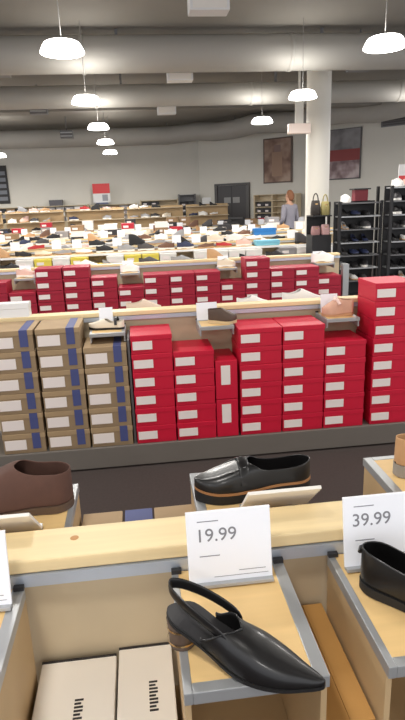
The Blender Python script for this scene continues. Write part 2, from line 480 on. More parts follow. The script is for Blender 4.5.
# shoe stand: maple inlay in a grey metal frame on two side plates
def stand_proto(w, dpt, side_h, y_back):
    t = empty('shoe_stand')
    h = w / 2
    part('inlay', MB().box(-h + 0.014, h - 0.024, -dpt + 0.02, 0, -0.012, 0), M_inlay, t)
    part('frame', MB().box(-h, -h + 0.014, -dpt, 0, -0.022, 0.001).box(h - 0.024, h, -dpt, 0, -0.022, 0.001).box(-h + 0.014, h - 0.024, -dpt, -dpt + 0.02, -0.022, 0.001), M_metal, t, 0.0015)
    for s in (-1, 1):
        x0, x1 = (-h, -h + 0.012) if s < 0 else (h - 0.012, h)
        part('side_plate', MB().box(x0 + 0.001, x1 - 0.001, -dpt + 0.01, -0.002, -side_h, -0.022), M_side if side_h > 0.2 else M_metal, t)
    for s in (-1, 1):
        part('hook', MB().box(min(s * h, s * (h - 0.02)), max(s * h, s * (h - 0.02)), -0.010, 0, 0.001, 0.010), M_black2, t)
    return proto(t)
P_stand = stand_proto(0.232, 0.298, 0.315, 0)
P_stand_mid = stand_proto(0.225, 0.25, 0.06, 0)

GS = 'maple shoe stands with grey metal frames'
spawn(P_stand, (-0.382, 0.984, 0.92), 0, 'maple shoe stand cut by the left picture edge, beside the bin of white boxes', 'shoe stand', GS)
spawn(P_stand, (0.142, 0.984, 0.92), 0, 'maple shoe stand holding the pointed black slingback', 'shoe stand', GS)
spawn(P_stand, (0.471, 0.984, 0.92), 0, 'maple shoe stand at the right edge, under the shiny black loafer', 'shoe stand', GS)
spawn(P_stand, (-0.315, 1.106, 0.92), PI, 'maple shoe stand on the far side of the ledge under the brown clog', 'shoe stand', GS)
spawn(P_stand, (0.22, 1.106, 0.92), PI, 'maple shoe stand on the far side of the ledge under the black loafer', 'shoe stand', GS)
spawn(P_stand, (0.72, 1.106, 0.92), PI, 'maple shoe stand on the far side of the ledge under the tan shoe', 'shoe stand', GS)
spawn(P_stand_mid, (-0.218, 3.742, 0.86), 0, 'maple shoe stand above the third stack of tan boxes', 'shoe stand', GS)
spawn(P_stand_mid, (0.482, 3.742, 0.86), 0, 'maple shoe stand above the upright red boxes, with a dark brown shoe', 'shoe stand', GS)
spawn(P_stand_mid, (1.325, 3.742, 0.86), 0, 'maple shoe stand beside the tall red stack, with a blush shoe', 'shoe stand', GS)
spawn(P_stand_mid, (0.80, 3.858, 0.86), PI, 'maple shoe stand behind the second ledge, under the smaller white shoe', 'shoe stand', GS)
spawn(P_stand_mid, (1.17, 3.858, 0.86), PI, 'maple shoe stand behind the second ledge, under the larger white shoe', 'shoe stand', GS)
for x, wd in ((-1.27, 'before the dark gap at the left edge'), (-0.09, 'between the two blocks of crimson boxes'), (1.043, 'left of the taller crimson stack'), (2.215, 'at the right end, under white shoes')):
    spawn(P_stand_mid, (x, 6.722, 0.87), 0, 'maple shoe stand on the crimson box row, ' + wd, 'shoe stand', GS)

# ------------------------------------------------------------------ shoe boxes
def box_proto(name, w, d, h, mb_, ml, lab=None, tape=None, lidh=0.032, vertical=False, bev=0.003):
    t = empty(name)
    part('box_body', MB().box(0.0025, w - 0.0025, 0.0025, d - 0.0025, 0, h - 0.002), mb_, t, bev)
    part('box_lid', MB().box(0, w, 0, d, h - lidh, h), ml, t, bev)
    if lab:
        x0, x1, z0, z1 = lab
        part('size_label', MB().box(x0, x1, -0.0015, 0.003, z0, z1), M_labelv if vertical else M_label, t)
    if tape:
        x0, x1 = tape
        part('blue_tape', MB().box(x0, x1, -0.0015, 0.004, h * 0.22, h - lidh - 0.002).box(x0, x1, -0.0025, d, h - 0.001, h + 0.0012).box(x0, x1, -0.0025, 0.001, h - lidh - 0.002, h), M_blue, t, label='blue printed band')
    return proto(t)

PR = box_proto('shoe_box', 0.261, 0.30, 0.12, M_red, M_redlid, (0.012, 0.135, 0.028, 0.082))
PRu = box_proto('shoe_box', 0.142, 0.30, 0.262, M_red, M_redlid, (0.035, 0.095, 0.10, 0.23), lidh=0.26, vertical=True)
PRs = box_proto('shoe_box', 0.280, 0.30, 0.12, M_red, M_redlid, (0.012, 0.135, 0.028, 0.082))
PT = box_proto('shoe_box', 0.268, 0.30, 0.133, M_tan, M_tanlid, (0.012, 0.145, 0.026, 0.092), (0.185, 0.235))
PC = box_proto('shoe_box', 0.286, 0.30, 0.12, M_redshade, M_redshade_lid, (0.015, 0.135, 0.035, 0.085))
GR, GT, GC = 'red shoe boxes on the second fixture', 'tan shoe boxes with blue bands', 'shade-darkened red shoe boxes on the third fixture'
def nm(k, n):
    return 'top' if k == n - 1 else ORD[k]
def stackof(P, x, y, z, n, h, text, cat, group, jit=0.0015):
    for k in range(n):
        lb = text % (nm(k, n) if k in (0, n - 1) else ORD[k] + ' up')
        spawn(P, (x + random.uniform(-jit, jit), y + random.uniform(-jit, jit), z + k * h), random.uniform(-0.003, 0.003), lb, cat, group)
ZB = 0.12
ZD = 0.121
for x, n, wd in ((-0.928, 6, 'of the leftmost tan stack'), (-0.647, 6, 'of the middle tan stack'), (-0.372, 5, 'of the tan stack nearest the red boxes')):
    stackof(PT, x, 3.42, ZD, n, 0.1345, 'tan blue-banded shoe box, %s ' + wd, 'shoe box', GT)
for x, n, P, wd in ((-0.078, 6, PR, 'of the first red stack beside the tan boxes'), (0.1875, 5, PR, 'of the second red stack, left of the upright boxes'),
                    (0.612, 6, PRs, 'of the first red stack right of the upright boxes'), (0.896, 6, PRs, 'of the second red stack right of the upright boxes'),
                    (1.180, 5, PRs, 'of the red stack under the blush shoe'), (1.505, 8, PRs, 'of the tallest red stack at the right edge')):
    stackof(P, x, 3.42, ZD, n, 0.1215, 'red shoe box, %s ' + wd, 'shoe box', GR)
for k in range(2):
    spawn(PRu, (0.4535, 3.42, ZD + k * 0.265), 0, 'red shoe box standing on end, %s of the upright pair' % ('lower' if k == 0 else 'upper'), 'shoe box', GR)
# red row behind, its shade mixed into the card colour
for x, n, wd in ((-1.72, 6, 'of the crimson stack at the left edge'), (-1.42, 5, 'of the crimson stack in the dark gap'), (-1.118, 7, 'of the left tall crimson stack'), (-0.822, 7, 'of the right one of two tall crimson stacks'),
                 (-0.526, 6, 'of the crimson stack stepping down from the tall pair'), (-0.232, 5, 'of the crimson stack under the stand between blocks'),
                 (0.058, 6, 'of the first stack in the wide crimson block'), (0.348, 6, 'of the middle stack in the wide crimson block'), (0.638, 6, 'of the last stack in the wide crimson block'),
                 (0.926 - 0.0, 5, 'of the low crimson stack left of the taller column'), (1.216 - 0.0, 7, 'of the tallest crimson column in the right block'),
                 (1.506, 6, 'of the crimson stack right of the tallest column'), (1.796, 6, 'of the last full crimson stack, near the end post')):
    stackof(PC, x, 6.3, ZD, n, 0.1235 if n != 7 else 0.124, 'shade-darkened red shoe box, %s ' + wd, 'shoe box', GC)
stackof(PC, 2.085 - 0.0, 6.36, ZD, 5, 0.1235, 'shade-darkened red shoe box, %s of the stack by the end post', 'shoe box', GC)

# white boxes in the near bin, a cardboard box in the gap
def white_box(x, y, z, w, d, h, label, letters_at):
    t = empty('shoe_box', (x, y, z), 0, label, 'shoe box', 'white shoe boxes in the near bin')
    part('box_body', MB().box(0.003, w - 0.003, 0.003, d - 0.003, 0, h - 0.003), M_whitecard, t)
    part('box_lid', MB().box(0, w, 0, d, h - 0.03, h), M_whitecard, t, 0.003)
    part('gap_shadow_strip', MB().box(0.0, w, d - 0.004, d + 0.0015, h - 0.02, h + 0.0015), M_ink, t, label='dark strip standing for the gap shadow')  # dark strip drawn in place of the shadow behind the lid
    mb = MB()
    lx, ly = letters_at
    random.seed(3)
    for k in range(9):
        mb.box(lx, lx + 0.017 - 0.004 * (k % 3 == 1), ly - k * 0.0082, ly - k * 0.0082 + 0.0045, h, h + 0.0006)
    part('lettering', mb, M_ink, t, label='small dark vertical lettering')
white_box(-0.257, 0.688, 0.601, 0.156, 0.312, 0.118, 'white shoe box in the near bin, beside the left stand wall', (0.078, 0.205))
white_box(-0.096, 0.700, 0.601, 0.113, 0.312, 0.120, 'white shoe box in the near bin, against the slingback stand', (0.062, 0.212))
t = empty('cardboard_box', (0.264, 0.712, 0.601), 0, 'plain brown cardboard box squeezed between the two right shoe stands', 'box')
part('box_body', MB().box(0.0, 0.086, 0.0, 0.288, 0, 0.185), M_kraft, t, 0.002)
part('box_flap', MB().box(0.0, 0.0425, 0.0, 0.288, 0.185, 0.188).box(0.0435, 0.086, 0.0, 0.288, 0.185, 0.188), M_kraft, t)
# far bin of the nearest fixture
PTf = box_proto('shoe_box', 0.11, 0.28, 0.115, M_tan, M_tanlid, None, None)
for k, x in enumerate((-0.193, -0.08, 0.0)):
    for lv in range(2):
        wd = ('against the brown clog stand', 'in the middle, with a blue top', 'against the loafer stand')[k]
        sw = {'kraft_card_lid': M_blue} if (k == 1 and lv == 1) else None
        o = spawn(PTf, (x, 1.112, 0.601 + lv * 0.117), 0, 'tan shoe box behind the near ledge, %s layer, %s' % (('lower', 'upper')[lv], wd), 'shoe box', 'tan boxes behind the near ledge', sw, (0.97 if k != 1 else 0.68, 1, 1))

# white box on the second ledge at left
t = empty('shoe_box', (-1.09, 3.755, 0.946), 0, 'white shoe box lying on the second ledge at the left edge', 'shoe box')
part('box_body', MB().box(0.002, 0.358, 0.002, 0.088, 0, 0.09), M_paper, t)
part('box_lid', MB().box(0, 0.36, 0, 0.09, 0.055, 0.093), M_paper, t, 0.003)

# ------------------------------------------------------------------ price signs
def text_mesh(s, size):
    c = bpy.data.curves.new('digits', 'FONT'); c.body = s; c.size = size; c.extrude = 0.0003
    o = bpy.data.objects.new('digits', c); COL.objects.link(o)
    dg = bpy.context.evaluated_depsgraph_get(); dg.update()
    me = bpy.data.meshes.new_from_object(o.evaluated_get(dg))
    bpy.data.objects.remove(o); bpy.data.curves.remove(c)
    me.materials.clear(); me.materials.append(M_greyink)
    return me
def price_sign(loc, price, label, lean=0.2, w=0.166, h=0.145, rz=0):
    """card in a clear foot, leaning back; local: x across, z up the card, y thickness"""
    t = empty('price_sign', loc, rz, label, 'price sign', 'white price signs on the near fixture')
    t.rotation_euler = (-lean, 0, rz)
    part('card', MB().box(-w / 2, w / 2, 0, 0.006, 0, h), M_sign, t, 0.0015)
    part('foot', MB().box(-w / 2 + 0.001, w / 2, -0.012, 0.006, -0.006, 0.001), M_metal, t, 0.001)
    def ln(x0, x1, z, th=0.0016):
        part('printed_line', MB().box(x0, x1, -0.0006, 0.0005, z, z + th), M_greyink, t)
    ln(-w * 0.37, -w * 0.12, h * 0.855)
    ln(-w * 0.36, -w * 0.12, h * 0.37)
    ln(w * 0.10, w * 0.42, h * 0.135, 0.001)
    ln(-w * 0.2, w * 0.45, h * 0.07, 0.0008)
    if price:
        d_ = link('price_digits', text_mesh(price, 0.037), t)
        d_.rotation_euler = (PI / 2, 0, 0); d_.location = (-w * 0.40, -0.0004, h * 0.58)
    return t
price_sign((0.1415, 0.930, 0.9275), '19.99', 'white price sign marked 19.99 standing behind the pointed black slingback', 0.17)
price_sign((0.456, 0.930, 0.9275), '39.99', 'white price sign marked 39.99 behind the shiny black loafer at right', 0.17)
price_sign((-0.362, 0.930, 0.9275), '', 'white price sign cut by the left picture edge', 0.17)
for x, lb in ((0.29, 'back of a white price sign leaning behind the ledge, before the black loafer'), (-0.345, 'back of a white price sign leaning behind the ledge, before the brown clog')):
    t = empty('price_sign', (x, 1.192, 0.9245), 0, lb, 'price sign', 'white price signs on the near fixture')
    t.rotation_euler = (math.radians(47), 0, 0)
    part('card', MB().box(-0.083, 0.083, -0.004, 0.004, 0, 0.148), M_signback, t, 0.0015)
    part('foot', MB().box(-0.083, 0.083, -0.004, 0.010, -0.0, 0.004), M_metal, t)

# ------------------------------------------------------------------ shoes
def cr(ctrl, t):
    """smooth interpolation through (t, value) points"""
    n = len(ctrl)
    if t <= ctrl[0][0]: return ctrl[0][1]
    if t >= ctrl[-1][0]: return ctrl[-1][1]
    for i in range(n - 1):
        if ctrl[i][0] <= t <= ctrl[i + 1][0]: break
    x0, y0 = ctrl[i]; x1, y1 = ctrl[i + 1]
    def slope(j):
        a = ctrl[max(j - 1, 0)]; b = ctrl[min(j + 1, n - 1)]
        return (b[1] - a[1]) / (b[0] - a[0])
    h = x1 - x0; u = (t - x0) / h
    m0, m1 = slope(i) * h, slope(i + 1) * h
    return (2 * u**3 - 3 * u**2 + 1) * y0 + (u**3 - 2 * u**2 + u) * m0 + (-2 * u**3 + 3 * u**2) * y1 + (u**3 - u**2) * m1

def roundend(t, wl, pt=0.5, tip=0.5):
    """half-width multiplier that rounds the heel and the toe"""
    a = min(1, t / 0.14); b = min(1, (1 - t) / tip)
    return (max(0, 1 - (1 - a)**2))**0.5 * (max(0, 1 - (1 - b)**2))**pt * wl

def shoe_geo(L, width, height, base, opening, throat, center=None, collar=None, N=30, M=10, p=0.55, q=0.9, start=0.0):
    """half grids of an upper; returns rows for left and right (they share the ridge). opening: t where the vamp closes."""
    rows = {1: [], -1: []}
    for i in range(N + 1):
        u = i / N
        t = start + (1 - start) * (0.5 - 0.5 * math.cos(PI * u))
        w = width(t); h = height(t); zb = base(t); c = center(t) if center else 0
        if t >= opening: am = PI / 2
        else:
            k = min(0.999, (collar(t) if collar else 0.02) / max(h, 1e-4))
            am0 = math.asin(k)
            blend = min(1, max(0, (t - (opening - throat)) / throat)) if throat else 0
            am = am0 + (PI / 2 - am0) * blend**2.2
        for s in (1, -1):
            row = []
            for j in range(M + 1):
                a = am * j / M
                row.append((t * L, c + s * w * max(0, math.cos(a))**p, zb + h * math.sin(a)**q))
            rows[s].append(row)
    return rows

def upper_mesh(name, rows, mats, thick=0.002):
    mb = MB()
    mb.grid(rows[1], 0, True); mb.grid(rows[-1], 0, True, flip=True)
    me = mb.mesh(name, mats, merge=0.0004)
    return me

def sole_mb(L, width, base, center=None, thick=0.006, grow=0.002, N=30, m=0, t0=0.0, t1=1.0):
    mb = MB(); top, bot = [], []
    L_, R_ = [], []
    for i in range(N + 1):
        u = i / N; t = t0 + (t1 - t0) * (0.5 - 0.5 * math.cos(PI * u))
        w = width(t) + grow; c = center(t) if center else 0
        z = base(t)
        L_.append((t * L, c + w, z)); R_.append((t * L, c - w, z))
    th = thick if callable(thick) else (lambda t: thick)
    rows = []
    for i in range(N + 1):
        (x, yl, z), (_, yr, _) = L_[i], R_[i]
        k = th(x / L)
        rows.append([(x, yl, z), (x, yr, z), (x, yr, z - k), (x, yl, z - k)])
    mb.grid(rows, m, False, True)
    mb.poly(rows[0], m, True); mb.poly(rows[-1], m)
    return mb

def solid(o, th):
    md = o.modifiers.new('thickness', 'SOLIDIFY'); md.thickness = th; md.offset = -1
    return o
def subsurf(o, n=1):
    md = o.modifiers.new('smooth', 'SUBSURF'); md.levels = n; md.render_levels = n
    return o

# --- pointed black slingback on the near stand
def slingback(loc, rz, label):
    L = 0.272
    t = empty('slingback_shoe', loc, rz, label, 'shoe')
    W = lambda u: roundend(u, cr([(0, .024), (.12, .032), (.3, .032), (.5, .038), (.64, .040), (.78, .032), (.9, .018), (1, .007)], u), 0.35, 0.06)
    B = lambda u: cr([(0, .058), (.15, .054), (.32, .033), (.5, .010), (.62, .006), (.8, .006), (1, .009)], u)
    Cn = lambda u: cr([(0, 0), (.4, -.003), (.65, -.003), (.85, -.004), (1, -.002)], u)
    Hh = lambda u: cr([(.0, .05), (.3, .06), (.45, .056), (.56, .054), (.7, .040), (.85, .024), (1, .008)], u)
    col = lambda u: cr([(0, .006), (.2, .008), (.3, .012), (.4, .03), (.5, .05)], u)
    rows = shoe_geo(L, W, Hh, B, 0.50, 0.21, Cn, col, 40, 12, 0.6, 0.85, 0.28)
    o = link('upper', upper_mesh('upper', rows, [M_black]), t); solid(o, 0.0022); subsurf(o)
    part('topline_trim', MB().tube([(r[-1][0], r[-1][1], r[-1][2]) for r in rows[1] if r[0][0] <= 0.505 * L] + [(r[-1][0], r[-1][1], r[-1][2]) for r in rows[-1][::-1] if r[0][0] <= 0.505 * L], 0.0017, 8), M_black, t)
    part('sole', sole_mb(L, W, B, Cn, 0.005, 0.0015, 40), M_blacksole, t)
    part('insole', sole_mb(L, W, lambda u: B(u) + 0.0045, Cn, 0.0044, -0.001, 30, t1=0.8), M_foot, t)
    # block heel with pale metal bands
    hm = MB(); rws = []
    for z, g in ((0.0, 0.86), (0.012, 0.87), (0.034, 0.93), (0.0515, 1.0)):
        ring = []
        for k in range(24):
            a = 2 * PI * k / 24
            ring.append((0.026 + 0.026 * g * math.cos(a), 0.028 * g * math.sin(a), z))
        rws.append(ring)
    hm.grid(rws, 0, True, True); hm.poly(rws[0], 0, True); hm.poly(rws[-1], 0)
    hl = part('heel', hm, M_heel, t)
    for z in (0.010, 0.036):
        part('metal_band', MB().lathe([(1, 0), (1, 0.0035)], 24), M_gold, hl, label='pale gold band').matrix_local = Matrix.Translation((0.026, 0, z)) @ Matrix.Diagonal((0.0255, 0.0277, 1, 1))
    # strap: from the vamp's far side up and round behind the heel
    sp = []
    y0 = 0.033
    for k in range(41):
        u = k / 40
        th = PI * u
        x = 0.126 - 0.122 * math.sin(th)**0.9
        y = 0.032 * math.cos(th)
        z = 0.050 + 0.058 * math.sin(th)**0.6
        sp.append((x, y + 0.001, z))
    m_ = MB(); rws = []
    for i, p in enumerate(sp):
        rws.append([(p[0], p[1], p[2] - 0.0115), (p[0], p[1], p[2] + 0.0115)])
    m_.grid(rws, 0, True)
    so = part('heel_strap', m_, M_black, t); solid(so, 0.004); subsurf(so)
    return t
SLING = slingback((0.012, 0.808, 0.9215), math.radians(-32), 'shiny black pointed slingback shoe with low banded heel on the near stand')

# --- generic closed shoes
def low_shoe(name, loc, rz, label, cat, L, wmax, hh, collar_h, opening, throat, mats, sole_t, welt=None, heel=0.0, parts_extra=None, toe_pt=0.42, base0=None, N=34):
    t = empty(name, loc, rz, label, cat)
    k = wmax
    W = lambda u: roundend(u, cr([(0, .68 * k), (.15, .74 * k), (.35, .76 * k), (.55, .93 * k), (.7, k), (.85, .9 * k), (1, .62 * k)], u), toe_pt, 0.22)
    B = lambda u: cr([(0, sole_t + heel), (.25, sole_t + heel * 0.9), (.5, sole_t + heel * .15), (.7, sole_t), (.9, sole_t + .002), (1, sole_t + .007)], u)
    Hh = lambda u: cr([(0, hh * 1.02), (.3, hh * 1.02), (.5, hh * .95), (.68, hh * .74), (.85, hh * .52), (1, hh * .34)], u)
    col = lambda u: cr(collar_h, u)
    Cn = lambda u: cr([(0, 0), (.5, -.002), (1, .004)], u)
    rows = shoe_geo(L, W, Hh, B, opening, throat, Cn, col, N, 12, 0.42, 0.95)
    o = link('upper', upper_mesh('upper', rows, [mats[0]]), t); solid(o, 0.003); subsurf(o)
    part('lining', sole_mb(L, W, lambda u: B(u) + 0.006, Cn, 0.005, -0.003, 24, t1=0.75), mats[2], t, label='dark inside')
    part('sole', sole_mb(L, W, B, Cn, (lambda u: max(0.004, B(u) - 0.0005 if u < 0.28 or u > .55 else B(u) * (0.65 if heel > 0.01 else 1) - 0.0005)), 0.003, 36), mats[1], t)
    if welt: part('welt', sole_mb(L, W, lambda u: B(u) + 0.003, Cn, 0.005, 0.0045, 36), welt, t, label='tan stitched welt')
    return t, W, B, Hh, Cn

# glossy black shoe on the right-hand stand, its heel end in view
lo, W, B, Hh, Cn = low_shoe('loafer', (0.392, 0.895, 0.9215), math.radians(-44), 'shiny black loafer with its heel end showing, at the right picture edge', 'shoe', 0.27, 0.046, 0.078, [(0, .064), (.12, .064), (.3, .055), (.42, .056), (.5, .064)], 0.54, 0.12, (M_black, M_blacksole, M_inside), 0.013, heel=0.006)
part('heel_tab', MB().tube([(0.0, -0.012, 0.072), (-0.003, 0, 0.074), (0.0, 0.012, 0.072)], 0.004, 8), M_black, lo)
part('toe_strap', MB().tube([(0.158, -0.042, 0.04), (0.160, -0.034, 0.07), (0.162, 0, 0.087), (0.160, 0.034, 0.07), (0.158, 0.042, 0.04)], 0.004, 8, flat=(0.010, 0.002)), M_black, lo)

# black loafer with thick lug sole beyond the ledge (toe points left)
lo, W, B, Hh, Cn = low_shoe('loafer', (0.405, 1.272, 0.9215), PI, 'black lug-sole loafer with tan welt behind the near ledge', 'shoe', 0.30, 0.050, 0.072, [(0, .050), (.25, .040), (.45, .048), (.55, .066)], 0.56, 0.14, (M_black, M_blacksole, M_inside), 0.026, welt=M_welt, heel=0.008)
part('saddle_strap', MB().tube([(0.175, -0.044, 0.045), (0.177, -0.036, 0.082), (0.178, 0, 0.099), (0.177, 0.036, 0.082), (0.175, 0.044, 0.045)], 0.004, 8, flat=(0.014, 0.002)), M_black, lo)
part('apron_seam', MB().tube([(0.17, 0.030, 0.088), (0.21, 0.031, 0.075), (0.245, 0.024, 0.062), (0.262, 0, 0.0605), (0.245, -0.024, 0.062), (0.21, -0.031, 0.075), (0.17, -0.030, 0.088)], 0.002, 6), M_black, lo)

# brown clog boot beyond the ledge, toe out to the left
cb, W, B, Hh, Cn = low_shoe('clog', (-0.200, 1.30, 0.9215), math.radians(178), 'brown suede clog with a wide dark opening behind the near ledge', 'shoe', 0.28, 0.062, 0.105, [(0, .078), (.15, .080), (.32, .084), (.45, .1)], 0.50, 0.07, (M_brown, M_heel, M_inside), 0.016, heel=0.004)

# tan shoe at the right edge
ts, W, B, Hh, Cn = low_shoe('ankle_boot', (0.645, 1.29, 0.9215), math.radians(6), 'tan suede shoe half cut by the right picture edge, behind the ledge', 'shoe', 0.26, 0.042, 0.095, [(0, .075), (.2, .07), (.45, .08), (.55, .09)], 0.5, 0.12, (mat('tan_suede', (196, 152, 108), 0.85, noise=0.08, scale=30), mat('grey_sole', (150, 142, 132), 0.7), M_inside), 0.022, heel=0.012)

# shoes and signs on the second fixture
t, *_ = low_shoe('sandal', (-0.11, 3.60, 0.8615), math.radians(168), 'cream and black flat shoe on the stand above the tan boxes', 'shoe', 0.235, 0.042, 0.06, [(0, .045), (.3, .03), (.5, .04)], 0.55, 0.15, (mat('cream_leather', (226, 214, 194), 0.6), M_blacksole, M_inside), 0.012)
part('strap', MB().tube([(0.05, -0.036, 0.03), (0.05, -0.03, 0.065), (0.05, 0, 0.08), (0.05, 0.03, 0.065), (0.05, 0.036, 0.03)], 0.004, 8, flat=(0.009, 0.002)), M_black, t, label='black strap')
t, *_ = low_shoe('ankle_boot', (0.44, 3.61, 0.8615), math.radians(-12), 'dark brown low boot with pale sole on the stand above the upright red boxes', 'shoe', 0.19, 0.045, 0.085, [(0, .07), (.2, .07), (.45, .08), (.55, .09)], 0.5, 0.12, (mat('dark_brown_leather', (82, 62, 50), 0.55, noise=0.1, scale=30), mat('pale_tan_sole', (205, 180, 140), 0.7), M_inside), 0.016, heel=0.008)
t, *_ = low_shoe('ankle_boot', (1.43, 3.60, 0.8615), math.radians(176), 'blush tan slouchy shoe on the stand beside the tall red stack', 'shoe', 0.215, 0.06, 0.105, [(0, .08), (.2, .085), (.45, .095), (.55, .1)], 0.48, 0.12, (mat('blush_leather', (208, 160, 136), 0.65, noise=0.08, scale=20), mat('tan_sole', (186, 140, 104), 0.7), M_inside), 0.014, heel=0.006)
part('bow', MB().tube([(0.105, -0.05, 0.08), (0.12, -0.025, 0.112), (0.125, 0, 0.104), (0.12, 0.025, 0.112), (0.105, 0.05, 0.08)], 0.011, 10), mat('pale_pink_leather', (232, 200, 190), 0.6), t, label='pale pink bow')
def small_sign(loc, label, w=0.12, h=0.10, lean=0.15, m=None):
    t = empty('price_sign', loc, 0, label, 'price sign', 'small price signs on the fixtures behind')
    t.rotation_euler = (-lean, 0, 0)
    part('card', MB().box(-w / 2, w / 2, 0, 0.005, 0, h), m or M_sign, t, 0.001)
    part('foot', MB().box(-w / 2, w / 2, -0.012, 0.005, -0.002, 0.003), M_metal, t)
small_sign((-0.23, 3.70, 0.8615), 'small white price sign behind the cream and black shoe', 0.09, 0.125)
small_sign((0.445, 3.70, 0.8615), 'small white price sign behind the dark brown low boot', 0.14, 0.12)
small_sign((1.30, 3.70, 0.8615), 'small white price sign behind the blush slouchy shoe', 0.12, 0.13)
M_wleather = mat('white_leather', (238, 234, 230), 0.5)
M_wsole = mat('white_rubber', (228, 226, 222), 0.6)
low_shoe('sneaker', (0.70, 3.99, 0.8615), 0.0, 'white sneaker behind the second ledge, left of the larger white one', 'shoe', 0.23, 0.042, 0.085, [(0, .065), (.2, .055), (.45, .07), (.55, .08)], 0.5, 0.12, (M_wleather, M_wsole, M_inside), 0.024)
low_shoe('sneaker', (1.04, 3.99, 0.8615), 0.0, 'larger white sneaker behind the second ledge, nearest the tall red stack', 'shoe', 0.29, 0.05, 0.11, [(0, .08), (.2, .07), (.45, .09), (.55, .1)], 0.5, 0.12, (M_wleather, M_wsole, M_inside), 0.028)
spawn(P_stand_mid, (0.0, 3.858, 0.86), PI, 'maple shoe stand behind the second ledge, under a beige sneaker', 'shoe stand', GS)
low_shoe('sneaker', (-0.10, 3.99, 0.8615), 0.0, 'beige sneaker behind the second ledge near the tan boxes', 'shoe', 0.25, 0.044, 0.10, [(0, .075), (.2, .065), (.45, .08), (.55, .09)], 0.5, 0.12, (mat('beige_leather', (222, 200, 180), 0.6), M_wsole, M_inside), 0.026)

# ------------------------------------------------------------------ far shoes (one mesh each, recoloured copies)
M_u = mat('far_upper', (200, 200, 200), 0.6); M_s = mat('far_sole', (210, 210, 208), 0.6)
def far_mesh(name, L, k, hh, collar_h, opening, sole_t, heel, N=14, M=5, toe=0.42):
    W = lambda u: roundend(u, cr([(0, .68 * k), (.15, .74 * k), (.35, .76 * k), (.55, .93 * k), (.7, k), (.85, .9 * k), (1, .62 * k)], u), toe, 0.22)
    B = lambda u: cr([(0, sole_t + heel), (.25, sole_t + heel * 0.9), (.5, sole_t + heel * .15), (.7, sole_t), (1, sole_t + .006)], u)
    Hh = lambda u: cr([(0, hh * 1.02), (.3, hh * 1.02), (.5, hh * .95), (.68, hh * .74), (.85, hh * .52), (1, hh * .34)], u)
    rows = shoe_geo(L, W, Hh, B, opening, 0.12, None, lambda u: cr(collar_h, u), N, M, 0.42, 0.95)
    mb = MB(); mb.grid(rows[1], 0, True); mb.grid(rows[-1], 0, True, flip=True)
    sm = sole_mb(L, W, lambda u: B(u) + 0.004, None, lambda u: max(0.006, B(u)) if (u < .28 or u > .55) else max(.006, B(u) * .7), 0.003, N, 1)
    i = len(mb.v); mb.v += sm.v; mb.f += [tuple(a + i for a in f) for f in sm.f]; mb.m += [1] * len(sm.f); mb.sm += sm.sm
    mb.v = [(a - L / 2, b, c) for a, b, c in mb.v]
    return mb.mesh(name, [M_u, M_s], merge=0.0004)
FAR = {
    'sneaker': far_mesh('sneaker', 0.28, 0.05, 0.105, [(0, .08), (.2, .07), (.45, .09)], .5, .03, 0),
    'loafer': far_mesh('loafer', 0.27, 0.044, 0.07, [(0, .055), (.25, .045), (.5, .06)], .52, .016, .008),
    'pump': far_mesh('pump', 0.24, 0.038, 0.055, [(0, .05), (.3, .03), (.6, .035)], .66, .006, .06, toe=0.3),
    'ankle_boot': far_mesh('ankle_boot', 0.27, 0.046, 0.15, [(0, .145), (.3, .148), (.45, .15)], .46, .016, .025),
}
SHOEC = {'white': (236, 234, 230), 'cream': (226, 214, 192), 'grey': (150, 150, 152), 'black': (30, 29, 31), 'brown': (108, 76, 58), 'tan': (190, 150, 108), 'red': (176, 40, 46), 'blush': (222, 184, 172), 'navy': (44, 52, 84), 'charcoal': (70, 68, 70)}
SM = {k: mat('shoe_' + k, v, 0.55) for k, v in SHOEC.items()}
BAG = ['white'] * 7 + ['cream'] * 3 + ['grey'] * 4 + ['black'] * 7 + ['brown'] * 2 + ['tan'] * 2 + ['red'] + ['blush'] * 2 + ['charcoal'] * 2 + ['navy']
def far_shoe(loc, rz, where, kind=None, colour=None, group='shoes on the far display rows', sc=1.0):
    kind = kind or random.choice(['sneaker', 'sneaker', 'sneaker', 'loafer', 'pump', 'ankle_boot'])
    colour = colour or random.choice(BAG)
    o = link(kind, FAR[kind])
    o.location = loc; o.rotation_euler = (0, 0, rz); o.scale = (sc, sc, sc)
    sole = SM['white'] if kind == 'sneaker' else SM['black'] if colour in ('black', 'charcoal', 'navy') else SM['tan']
    for ms, mm in zip(o.material_slots, (SM[colour], sole)):
        ms.link = 'OBJECT'; ms.material = mm
    tag(o, '%s %s %s' % (colour, kind.replace('_', ' '), where), 'boot' if kind == 'ankle_boot' else 'shoe', group)
    return o

random.seed(21)
# shoes on the crimson row's stands
for x, k, c, wd in ((-1.27, 'sneaker', 'blush', 'on the stand over the dark gap left of the crimson boxes'), (-0.09, 'sneaker', 'white', 'on the stand between the crimson blocks'),
                    (1.043, 'sneaker', 'cream', 'on the stand left of the tallest crimson column'), (2.215, 'sneaker', 'white', 'on the end stand of the crimson row')):
    far_shoe((x, 6.6, 0.8715), random.uniform(-0.4, 0.4), wd, k, c, 'shoes on the crimson row stands', 0.8 if x < 2 else 1.0)
    small_sign((x - 0.02, 6.70, 0.8715), 'small white price sign ' + wd, 0.13, 0.12)
for k, x in enumerate((-1.9, -1.5, -0.62, -0.3, 0.15, 0.55, 0.98, 1.38, 1.75)):
    far_shoe((x, 7.0, 0.8715), random.uniform(-0.5, 0.5), 'behind the crimson row ledge, %s from the left' % NTH[k], None, None, 'shoes behind the crimson row ledge')
mb = MB().box(-2.6, 2.7, 0.056, 0.32, 0.855, 0.87)
part('rear_shelf', mb, M_inlay, fx3)

